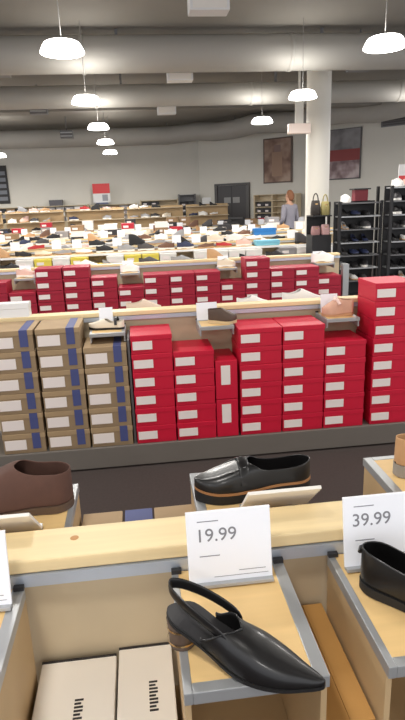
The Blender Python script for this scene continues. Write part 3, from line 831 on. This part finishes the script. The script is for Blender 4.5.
# further rows: fixtures with continuous shelves, boxes below, shoes on top
ROWS = {3: (9.6, -3.4, 3.3), 4: (12.2, -4.6, 4.4), 5: (15.0, -5.4, 5.0)}
RN = {3: 'first white display row behind the crimson boxes', 4: 'second white display row behind the crimson boxes', 5: 'third white display row behind the crimson boxes'}
for r, (y0, x0, x1) in ROWS.items():
    f = fixture(y0, x0, x1, 0.95, 'display fixture forming the ' + RN[r], 0.45)
    c = (x0 + x1) / 2
    part('shelf', MB().box(x0 - c, x1 - c, -0.33, -0.06, 0.855, 0.87), M_inlay, f)
    part('shelf', MB().box(x0 - c, x1 - c, 0.06, 0.33, 0.855, 0.87), M_inlay, f)
    part('shelf_edge', MB().box(x0 - c, x1 - c, -0.345, -0.33, 0.84, 0.872), M_paper, f, label='white shelf edge')
    part('bin_cabinet', MB().box(x0 - c, x1 - c, -0.46, 0.46, 0.12, 0.60), M_paper, f)
# boxes showing under the shelf of the first white row
PYm = {}
def small_box(name, w, d, h, mm):
    t = empty(name)
    part('box_body', MB().box(0.003, w - 0.003, 0.003, d, 0, h - 0.003), mm, t)
    part('box_lid', MB().box(0, w, 0, d, h - 0.03, h), mm, t)
    part('size_label', MB().box(0.04, 0.15, -0.002, 0.004, 0.025, 0.07), M_label, t)
    return proto(t)
BOXC = {'white': small_box('shoe_box', 0.27, 0.3, 0.115, mat('box_white', (232, 228, 222), 0.6)), 'yellow': small_box('shoe_box', 0.27, 0.3, 0.115, mat('box_yellow', (226, 206, 84), 0.6)),
        'green': small_box('shoe_box', 0.27, 0.3, 0.115, mat('box_green', (130, 190, 50), 0.6)), 'black': small_box('shoe_box', 0.27, 0.3, 0.115, mat('box_black', (48, 46, 50), 0.6)),
        'grey': small_box('shoe_box', 0.27, 0.3, 0.115, mat('box_grey', (150, 146, 146), 0.6)), 'blue': small_box('shoe_box', 0.27, 0.3, 0.115, mat('box_blue', (40, 118, 190), 0.6)),
        'brown': small_box('shoe_box', 0.27, 0.3, 0.115, mat('box_brown', (150, 120, 88), 0.7)), 'red': small_box('shoe_box', 0.27, 0.3, 0.115, mat('box_red', (180, 30, 50), 0.6))}
row3 = ['white', 'grey', 'white', 'white', 'brown', 'white', 'yellow', 'white', 'yellow', 'yellow', 'white', 'yellow', 'green', 'white', 'white', 'grey', 'white', 'white', 'black', 'white', 'grey', 'brown']
for i, c in enumerate(row3):
    spawn(BOXC[c], (-3.3 + i * 0.282, 9.12, 0.602), 0, '%s shoe box, lower layer under the first white row, %s from the left' % (c, NTH[i]), 'shoe box', 'boxes under the first white row')
    if i % 5 != 4:
        c2 = c if i % 3 else 'yellow' if 5 < i < 13 else 'white'
        spawn(BOXC[c2], (-3.3 + i * 0.282, 9.125, 0.719), 0, '%s shoe box, upper layer under the first white row, %s from the left' % (c2, NTH[i]), 'shoe box', 'boxes under the first white row')
for r, (y0, x0, x1) in ROWS.items():
    step = {3: 0.33, 4: 0.35, 5: 0.36}[r]
    n = int((x1 - x0 - 0.3) / step)
    for side, dy, wd in ((-1, -0.2, 'front shelf'), (1, 0.2, 'rear shelf')):
        for k in range(n):
            x = x0 + 0.25 + k * step + random.uniform(-0.018, 0.018)
            if side > 0 and r > 3 and k % 3 != 1:
                nb = random.choice([1, 2, 2, 3])
                for q in range(nb):
                    cc = random.choice(['white', 'grey', 'black', 'brown', 'black', 'white', 'red' if q == nb - 1 else 'grey'])
                    spawn(BOXC[cc], (x - 0.135, y0 + 0.09, 0.872 + q * 0.1165), 0, '%s shoe box on the rear shelf of the %s, stack %s, %s up' % (cc, RN[r].replace(' display', '').replace(' behind the crimson boxes', ''), NTH[k], NTH[q]), 'shoe box', 'boxes on the rear shelves of the white rows')
                continue
            if side < 0 and (r == 3 and (x > 2.8 or 1.85 < x < 2.5) or r == 4 and 2.35 < x < 3.1): continue
            far_shoe((x, y0 + dy + random.uniform(-0.03, 0.03), 0.8715), random.choice([0, PI]) + random.uniform(-0.28, 0.28), 'on the %s of the %s, %s from the left' % (wd, RN[r].replace(' display', '').replace(' behind the crimson boxes', ''), NTH[k]))
    for k in range(n - 1):
        x = x0 + 0.45 + k * step
        q = random.random()
        where = 'on the ledge of the %s, %s from the left' % (RN[r].replace(' display', '').replace(' behind the crimson boxes', ''), NTH[k])
        if q < 0.45:
            small_sign((x, y0 - 0.02, 0.951), 'white price sign ' + where, 0.15, 0.14, 0.1)
        elif q < 0.95:
            far_shoe((x, y0, 0.951), random.choice([0, PI]) + random.uniform(-0.2, 0.2), where)

# tall shelving gondola in front of the rear wall
def gondola(x0, x1, y0, levels, label, dz=0.28, z0=0.9, dark=False):
    t = empty('shoe_gondola', ((x0 + x1) / 2, y0, 0), 0, label, 'shelving')
    h = (x1 - x0) / 2
    top = z0 + dz * (levels - 1)
    part('back_board', MB().box(-h, h, -0.02, 0.02, 0.1, top + 0.05), M_side, t)
    part('base', MB().box(-h, h, -0.3, 0.3, 0, 0.1), M_base, t)
    part('bin_cabinet', MB().box(-h, h, -0.3, 0.3, 0.1, z0 - 0.02), M_paper if not dark else M_metal_d, t)
    for k in range(levels):
        part('shelf', MB().box(-h, h, -0.3 + 0.03 * k, -0.02, z0 - 0.02 + dz * k, z0 + dz * k), M_panel, t)
    return t
random.seed(33)
GX = [(-5.6, -3.9, 'far left'), (-3.8, -2.1, 'under the red and white sign side'), (-2.0, -0.3, 'left centre'), (-0.2, 1.5, 'centre'), (1.6, 2.9, 'before the grey door')]
for gi, (a, b, wd) in enumerate(GX):
    y0 = 17.8
    gondola(a, b, y0, 3, 'tiered white shoe shelving before the rear wall, %s unit from the left' % NTH[gi])
    for lv in range(3):
        n = int((b - a - 0.1) / 0.33)
        for k in range(n):
            x = a + 0.2 + k * 0.33 + random.uniform(-0.03, 0.03)
            if lv == 0 and k % 2 or random.random() < 0.1:
                continue
            far_shoe((x, y0 - 0.15, 0.901 + 0.28 * lv), random.choice([0, PI]) + random.uniform(-0.3, 0.3), 'on the %s tier of the %s unit of rear shelving, %s along' % (('lowest', 'middle', 'top')[lv], NTH[gi], NTH[k]), None, None, 'shoes on the tiered rear shelving')

# wall shelving with boxes, along the rear wall
def wall_shelf(x0, x1, z0, z1, levels, cols, label, ordn, frame=None, rot=0, org=None):
    t = empty('wall_shelving', ((x0 + x1) / 2, 19.78, 0), 0, label, 'shelving', 'shelving units along the rear wall')
    h = (x1 - x0) / 2
    fm = frame or M_panel
    part('back_board', MB().box(-h, h, 0.14, 0.17, 0, z1), fm, t)
    for s in (-1, 1):
        part('side_panel', MB().box(s * h - 0.02, s * h + 0.02, -0.14, 0.14, 0, z1 + 0.02), fm, t)
    dz = (z1 - z0) / levels
    for k in range(levels + 1):
        part('shelf', MB().box(-h + 0.02, h - 0.02, -0.14, 0.14, z0 + k * dz - 0.02, z0 + k * dz), fm, t)
    part('plinth', MB().box(-h + 0.02, h - 0.02, -0.13, 0.14, 0, z0 - 0.02), fm, t)
    n = int((x1 - x0 - 0.06) / 0.3)
    for k in range(levels):
        for j in range(n):
            if random.random() < 0.12: continue
            c = random.choice(cols)
            sb = spawn(BOXC[c], (x0 + 0.05 + j * 0.3, 19.66, z0 + k * dz + 0.001), 0, '%s shoe box on the %s rear-wall unit, %s shelf up, %s along' % (c, ordn, NTH[k], NTH[j]), 'shoe box', 'boxes on the rear wall shelving')
            sb.scale = (1, 0.8, min(1.5, (dz - 0.05) / 0.115))
random.seed(5)
wall_shelf(-5.4, -3.3, 1.12, 1.62, 3, ['grey', 'black', 'brown', 'grey'], 'long low maple shelving along the rear wall, leftmost unit', 'first')
wall_shelf(-3.2, -1.5, 1.12, 1.62, 3, ['grey', 'black', 'white', 'grey'], 'maple shelving along the rear wall left of the red and white sign', 'second')
wall_shelf(-1.4, 0.1, 1.12, 1.6, 3, ['brown', 'grey', 'red'], 'maple shelving along the rear wall under the red and white sign', 'third')
wall_shelf(0.25, 1.5, 1.05, 1.68, 4, ['black', 'grey', 'grey', 'black'], 'dark filled shelving along the rear wall right of the red and white sign', 'fourth')
wall_shelf(1.55, 2.1, 1.05, 1.82, 4, ['black', 'black', 'grey'], 'tall narrow dark shelving next to the rear wall corner', 'fifth', M_metal_d)
t = empty('shoe_box', (-2.75, 19.66, 1.622), 0, 'dark grey box standing on top of the second rear-wall unit', 'shoe box')
part('box_body', MB().box(0, 0.42, 0, 0.26, 0, 0.18), mat('box_slate', (92, 90, 96), 0.6), t)
part('box_lid', MB().box(-0.004, 0.424, -0.004, 0.264, 0.14, 0.185), mat('box_slate', (92, 90, 96), 0.6), t)
# red and white sign
t = empty('store_sign', (-1.02, 19.6, 1.62), 0, 'red over white sign board standing on the rear wall shelving', 'sign')
part('sign_board', MB().box(-0.28, 0.28, 0, 0.03, 0.05, 0.62), M_paper, t, label='white board')
part('red_band', MB().box(-0.28, 0.28, -0.012, 0, 0.34, 0.65), M_redsign, t, label='red upper band')
part('sign_foot', MB().box(-0.2, 0.2, -0.08, 0.1, 0.0, 0.05), mat('blue_grey_foot', (92, 98, 128), 0.6), t)
part('print_mark', MB().box(0.02, 0.2, -0.006, 0, 0.1, 0.3), mat('sign_grey', (150, 152, 160), 0.6), t, label='grey mark')

# white card stuck beside the door
t = empty('notice_board', (0, 0, 0), 0, 'white notice card standing left of the grey door', 'sign')
t.location = (2.35, 18.6, 0)
part('card', MB().box(-0.14, 0.14, 0, 0.03, 1.1, 1.7), M_paper, t)
part('post', MB().box(-0.02, 0.02, 0.03, 0.06, 0, 1.5), M_metal_d, t)
part('post_foot', MB().box(-0.15, 0.15, -0.12, 0.15, 0, 0.03), M_metal_d, t)

# shelving on the angled wall between door and column
q = WA + wu * ws(4.6) + wn * 0.32
t = empty('wall_shelving', (q.x, q.y, 0), WANG, 'cream shelving with dark boxes between the grey door and the person', 'shelving')
part('carcass', MB().box(-0.75, 0.75, 0.1, 0.16, 0, 1.72).box(-0.75, -0.71, -0.16, 0.1, 0, 1.72).box(0.71, 0.75, -0.16, 0.1, 0, 1.72).box(-0.1, -0.06, -0.16, 0.1, 0, 1.72), M_panel, t)
for k in range(5):
    part('shelf', MB().box(-0.71, 0.71, -0.155, 0.1, 0.98 + k * 0.18, 1.0 + k * 0.18), M_panel, t)
part('plinth', MB().box(-0.71, 0.71, -0.15, 0.1, 0, 0.98), M_panel, t)
for k in range(3):
    for j in range(2):
        p = Vector((q.x, q.y)) + wu * (-0.66 + j * 0.28) + wn * 0.13
        o = spawn(BOXC['black'], (p.x, p.y, 1.001 + k * 0.18), WANG, 'black shoe box on the cream shelving by the door, %s shelf, %s' % (NTH[k], ('door side', 'person side')[j]), 'shoe box', 'black boxes by the grey door')
        o.scale = (1, 0.6, 1.1)

# ------------------------------------------------------------------ right-hand shoe racks
def shoe_rack(x0, x1, y0, ztop, nlev, label, cols, ordn, seed):
    random.seed(seed)
    t = empty('shoe_rack', ((x0 + x1) / 2, y0, 0), 0, label, 'shoe rack', 'dark shoe racks right of the column')
    h = (x1 - x0) / 2
    for s in (-1, 1):
        for yy in (-0.24, 0.24):
            part('upright', MB().box(s * h - 0.02, s * h + 0.02, yy - 0.02, yy + 0.02, 0, ztop), M_black2, t)
    part('back_mesh', MB().box(-h, h, 0.0, 0.02, 0.1, ztop), M_black2, t)
    dz = (ztop - 0.2) / nlev
    zs = [0.2 + dz * (k + 1) - 0.02 for k in range(nlev)]
    for k, z in enumerate(zs):
        part('shelf', MB().box(-h + 0.02, h - 0.02, -0.27, 0.0, z - 0.018, z), M_metal if k % 2 else M_metal_d, t)
    part('base', MB().box(-h, h, -0.27, 0.27, 0.0, 0.12), M_black2, t)
    n = int((x1 - x0 - 0.08) / 0.16)
    for k, z in enumerate(zs):
        for j in range(n):
            x = x0 + 0.12 + j * 0.16
            top = k == nlev - 1
            c = random.choice(cols if not top else ['white', 'cream', 'blush', 'white', 'grey'])
            if top and ordn == 'rack by the column' and 0.1 < j * 0.16 < 0.5: continue
            if random.random() < 0.22: c = random.choice(['white', 'white', 'tan', 'navy', 'red'])
            far_shoe((x, y0 - 0.145, z + 0.001), -PI / 2 + random.uniform(-0.15, 0.15), 'on the %s shelf of the %s, %s along' % ('top' if top else NTH[k] + ' lowest', ordn, NTH[j]), random.choice(['sneaker', 'loafer', 'pump', 'loafer']) if not top else 'sneaker', c, 'shoes on the dark racks', 0.95)
shoe_rack(3.02, 3.66, 8.5, 1.54, 7, 'dark shoe rack just right of the column, lower than its neighbour', ['black', 'black', 'charcoal', 'navy', 'grey'], 'rack by the column', 3)
shoe_rack(3.72, 5.1, 8.3, 1.74, 8, 'tall dark shoe rack at the right picture edge', ['black', 'black', 'black', 'charcoal', 'charcoal'], 'tall edge rack', 4)
# shop sign on the tall rack's top
t = empty('rack_sign', (4.07, 8.4, 1.74), 0, 'white and red sign card on top of the tall rack at the right edge', 'sign')
part('card', MB().box(-0.1, 0.2, 0, 0.02, 0.02, 0.30), M_paper, t, label='white card')
part('red_band', MB().box(-0.1, 0.2, -0.004, 0.0, 0.0, 0.14), M_redsign, t, label='red lower band')
t = empty('toy_box', (3.42, 8.5, 1.541), 0, 'dark red box under a flat black lid on the rack by the column', 'box')
part('box_body', MB().box(-0.1, 0.1, -0.06, 0.08, 0, 0.16), mat('box_wine', (120, 40, 50), 0.6), t)
part('box_lid', MB().box(-0.13, 0.13, -0.09, 0.11, 0.16, 0.18), M_black2, t, label='flat black lid')

# ------------------------------------------------------------------ handbags between the person and the racks
def handbag(loc, rz, w, h, d, col, label, handle=True, group=None):
    t = empty('handbag', loc, rz, label, 'handbag', group)
    m = mat('bag_' + '_'.join(map(str, col)), col, 0.55, noise=0.06, scale=12)
    rows = []
    for z, g, gd in ((0, .92, .9), (.02, 1.0, 1.0), (h * .5, 1.0, .95), (h * .85, .9, .7), (h, .8, .45)):
        ring = []
        for k in range(24):
            a = 2 * PI * k / 24
            ca, sa = math.cos(a), math.sin(a)
            ring.append((w / 2 * g * math.copysign(abs(ca)**.5, ca), d / 2 * gd * math.copysign(abs(sa)**.5, sa), z))
        rows.append(ring)
    mb = MB(); mb.grid(rows, 0, True, True); mb.poly(rows[0], 0, True); mb.poly(rows[-1], 0)
    part('bag_body', mb, m, t)
    if handle:
        part('bag_handle', MB().tube([(w * .28 * math.cos(PI * k / 12), 0, h * .95 + 0.11 * math.sin(PI * k / 12)) for k in range(13)], 0.009, 8), m, t)
    part('bag_clasp', MB().box(-0.02, 0.02, -d * .4, -d * .3, h * .72, h * .8), M_gold, t)
    return t
t = empty('bag_shelf', (2.825, 8.62, 0), 0, 'narrow dark display stand of handbags left of the shoe racks', 'shelving')
part('board', MB().box(-0.15, 0.15, -0.16, 0.16, 1.04, 1.06), M_black2, t)
part('board', MB().box(-0.15, 0.15, -0.16, 0.16, 1.33, 1.35), M_black2, t)
part('cabinet', MB().box(-0.15, 0.15, -0.15, 0.16, 0.0, 1.04), M_black2, t)
part('back_board', MB().box(-0.15, 0.15, 0.14, 0.16, 1.06, 1.33), M_black2, t)
GB = 'handbags on the narrow stand'
handbag((2.75, 8.55, 1.061), 0.0, 0.13, 0.13, 0.12, (176, 132, 130), 'dusky pink handbag on the lower board of the bag stand, away from the racks', False, GB)
handbag((2.90, 8.55, 1.061), 0.0, 0.13, 0.15, 0.12, (206, 164, 162), 'pink handbag on the lower board of the bag stand, nearer the racks', False, GB)
handbag((2.75, 8.57, 1.351), 0.0, 0.14, 0.22, 0.13, (48, 40, 36), 'black brown handbag on top of the bag stand', True, GB)
handbag((2.90, 8.57, 1.351), 0.0, 0.13, 0.20, 0.12, (160, 148, 94), 'olive yellow handbag on top of the bag stand', True, GB)
handbag((3.10, 9.40, 0.8715), 0.05, 0.34, 0.19, 0.15, (176, 200, 220), 'pale blue handbag on the right end of the first white row', True)
t = empty('storage_box', (2.5, 11.92, 0.8715), 0, 'bright blue box on the second white row, just before the person', 'box')
part('box_body', MB().box(0, 0.47, 0, 0.2, 0, 0.11), MATS['box_blue'], t, 0.004)
part('box_lid', MB().box(-0.004, 0.474, -0.004, 0.204, 0.08, 0.14), MATS['box_blue'], t, 0.004)
t = empty('storage_box', (1.98, 9.30, 0.8715), 0, 'flat light blue box on the first white row shelf', 'box')
mlb = mat('box_light_blue', (120, 188, 212), 0.6)
part('box_body', MB().box(0, 0.4, 0, 0.2, 0, 0.06), mlb, t, 0.004)
part('box_lid', MB().box(-0.004, 0.404, -0.004, 0.204, 0.045, 0.085), mlb, t, 0.004)

# hanging sign beside the column
t = empty('hanging_sign', (2.88, 9.95, 2.66), 0, 'small white box sign hanging on a stem left of the column', 'sign')
part('sign_box', MB().box(-0.19, 0.19, -0.06, 0.06, 0, 0.16), mat('warm_white_sign', (240, 222, 212), 0.5), t, 0.01)
part('stem', MB().box(-0.07, 0.07, -0.02, 0.02, 0.16, 0.5), M_column, t)
part('stem_rod', MB().box(-0.015, 0.015, -0.015, 0.015, 0.5, ZC - 2.66), M_column, t)

# ------------------------------------------------------------------ the person browsing far back
def skin_mesh(name, verts, edges, radii, root, mats, sub=2):
    me = bpy.data.meshes.new(name); me.from_pydata(verts, edges, []); me.update()
    o = bpy.data.objects.new(name, me); COL.objects.link(o)
    o.modifiers.new('skin', 'SKIN')
    for i, r in enumerate(radii):
        sv = me.skin_vertices[0].data[i]
        sv.radius = r if isinstance(r, tuple) else (r, r)
        sv.use_root = (i == root)
    md = o.modifiers.new('sub', 'SUBSURF'); md.levels = sub; md.render_levels = sub
    bpy.context.view_layer.update()
    dg = bpy.context.evaluated_depsgraph_get()
    nm_ = bpy.data.meshes.new_from_object(o.evaluated_get(dg))
    bpy.data.objects.remove(o)
    nm_.materials.clear()
    for mm in mats: nm_.materials.append(mm)
    for p in nm_.polygons: p.use_smooth = True
    return nm_
def person(loc, rz, label):
    t = empty('person', loc, rz, label, 'person')
    skin = mat('skin', (206, 160, 134), 0.6)
    V, E, R = [], [], []
    def add(p, r, par=None):
        V.append(p); R.append(r)
        if par is not None: E.append((par, len(V) - 1))
        return len(V) - 1
    pel = add((0, 0, .95), (.15, .105))
    wa = add((0, .005, 1.10), (.125, .09), pel); ch = add((0, .01, 1.30), (.15, .105), wa); sh = add((0, .0, 1.43), (.10, .075), ch)
    nk = add((0, -.005, 1.50), .052, sh); hd0 = add((0, -.02, 1.57), (.066, .078), nk); hd1 = add((0, -.022, 1.65), (.076, .094), hd0); add((0, -.012, 1.73), (.056, .07), hd1)
    for s in (1, -1):
        hp = add((s * .09, 0, .90), .086, pel); kn = add((s * .10, -.02 if s > 0 else .0, .50), .056, hp); cf = add((s * .10, .01, .34), .052, kn); an = add((s * .10, .02, .09), .036, cf)
        ht = add((s * .10, -.01, .045), .036, an); add((s * .115, -.13, .03), (.038, .026), ht)
        so = add((s * .17, .0, 1.405), .058, sh); el = add((s * .235, .02, 1.12), .042, so); wr = add((s * .20, -.17, .97), .027, el); pm = add((s * .19, -.235, .95), (.034, .018), wr)
        for k in range(4):
            f1 = add((s * (.215 - k * .018), -.285, .945 - .004 * k), .0095, pm)
            ln = (.03, .036, .032, .024)[k]
            f2 = add((s * (.216 - k * .018), -.285 - ln, .928), .0085, f1); add((s * (.215 - k * .018), -.285 - ln * 1.3, .905), .007, f2)
        th = add((s * .158, -.235, .94), .011, pm); add((s * .15, -.27, .925), .009, th)
    body = link('body', skin_mesh('body', V, E, R, 0, [skin], 2), t)
    # shirt
    V, E, R = [], [], []
    a0 = add((0, 0, .80), (.186, .142)); a = add((0, 0, .92), (.180, .136), a0); b = add((0, .005, 1.08), (.154, .114), a); c = add((0, .01, 1.30), (.178, .127), b); d_ = add((0, 0, 1.43), (.12, .088), c); add((0, -.003, 1.465), (.07, .062), d_)
    for s in (1, -1):
        so = add((s * .17, .0, 1.405), .076, d_); el = add((s * .235, .02, 1.12), .058, so); add((s * .212, -.115, 1.005), .044, el)
    link('shirt', skin_mesh('shirt', V, E, R, 0, [mat('lilac_grey_knit', (150, 147, 158), 0.85, noise=0.05, scale=20)], 2), t, 'pale lilac grey top')
    V, E, R = [], [], []
    a0 = add((0, 0, 1.0), (.145, .108)); a = add((0, 0, .90), (.160, .118), a0)
    for s in (1, -1):
        hp = add((s * .094, 0, .80), .104, a); kn = add((s * .10, -.015 if s > 0 else 0, .50), .072, hp); add((s * .10, .015, .10), .056, kn)
    link('trousers', skin_mesh('trousers', V, E, R, 0, [mat('dark_trousers', (58, 58, 66), 0.85)], 2), t, 'dark trousers')
    V, E, R = [], [], []
    f_ = add((0, -.055, 1.742), (.066, .05)); a = add((0, .008, 1.735), (.088, .09), f_); b = add((0, .052, 1.65), (.092, .074), a); add((0, .075, 1.53), (.075, .045), b)
    link('hair', skin_mesh('hair', V, E, R, 0, [mat('auburn_hair', (140, 92, 62), 0.7, noise=0.12, scale=30)], 2), t, 'auburn hair to the shoulders')
    fm = MB()
    for s in (1, -1): fm.lathe([(0.0, -.008), (.009, -.004), (.0105, 0), (.009, .004), (0, .008)], 12, (s * .031, -.108, 1.655), 0, 'Y')
    part('eye', MB().lathe([(0.001, -.008), (.009, -.004), (.0105, 0), (.009, .004), (.001, .008)], 12, (.031, -.106, 1.655), 0, 'Y'), M_black2, t)
    part('eye', MB().lathe([(0.001, -.008), (.009, -.004), (.0105, 0), (.009, .004), (.001, .008)], 12, (-.031, -.106, 1.655), 0, 'Y'), M_black2, t)
    part('nose', MB().tube([(0, -.108, 1.655), (0, -.126, 1.625), (0, -.118, 1.612)], [.008, .013, .009], 8), skin, t)
    part('mouth', MB().tube([(-.024, -.100, 1.585), (0, -.108, 1.583), (.024, -.100, 1.585)], .006, 8), mat('lips', (160, 92, 88), 0.5), t)
    for s in (1, -1):
        part('ear', MB().lathe([(.002, -.008), (.02, -.004), (.024, 0), (.016, .006), (.002, .008)], 14, (s * .082, -.015, 1.645), 0, 'X'), skin, t)
        part('shoe', MB().box(s * .105 - .045, s * .105 + .045, -.19, .06, 0, .07), M_black2, t, .02)
    return t
person((3.68, 13.45, 0), math.radians(-150), 'auburn haired person in a pale lilac top standing before the cream shelving')

# ------------------------------------------------------------------ remove the moulds the copies were made from
for P in PROTOS:
    for ch in P['parts']:
        for g in P['subs'].get(ch.name, []):
            bpy.data.objects.remove(g)
        bpy.data.objects.remove(ch)
    bpy.data.objects.remove(P['root'])
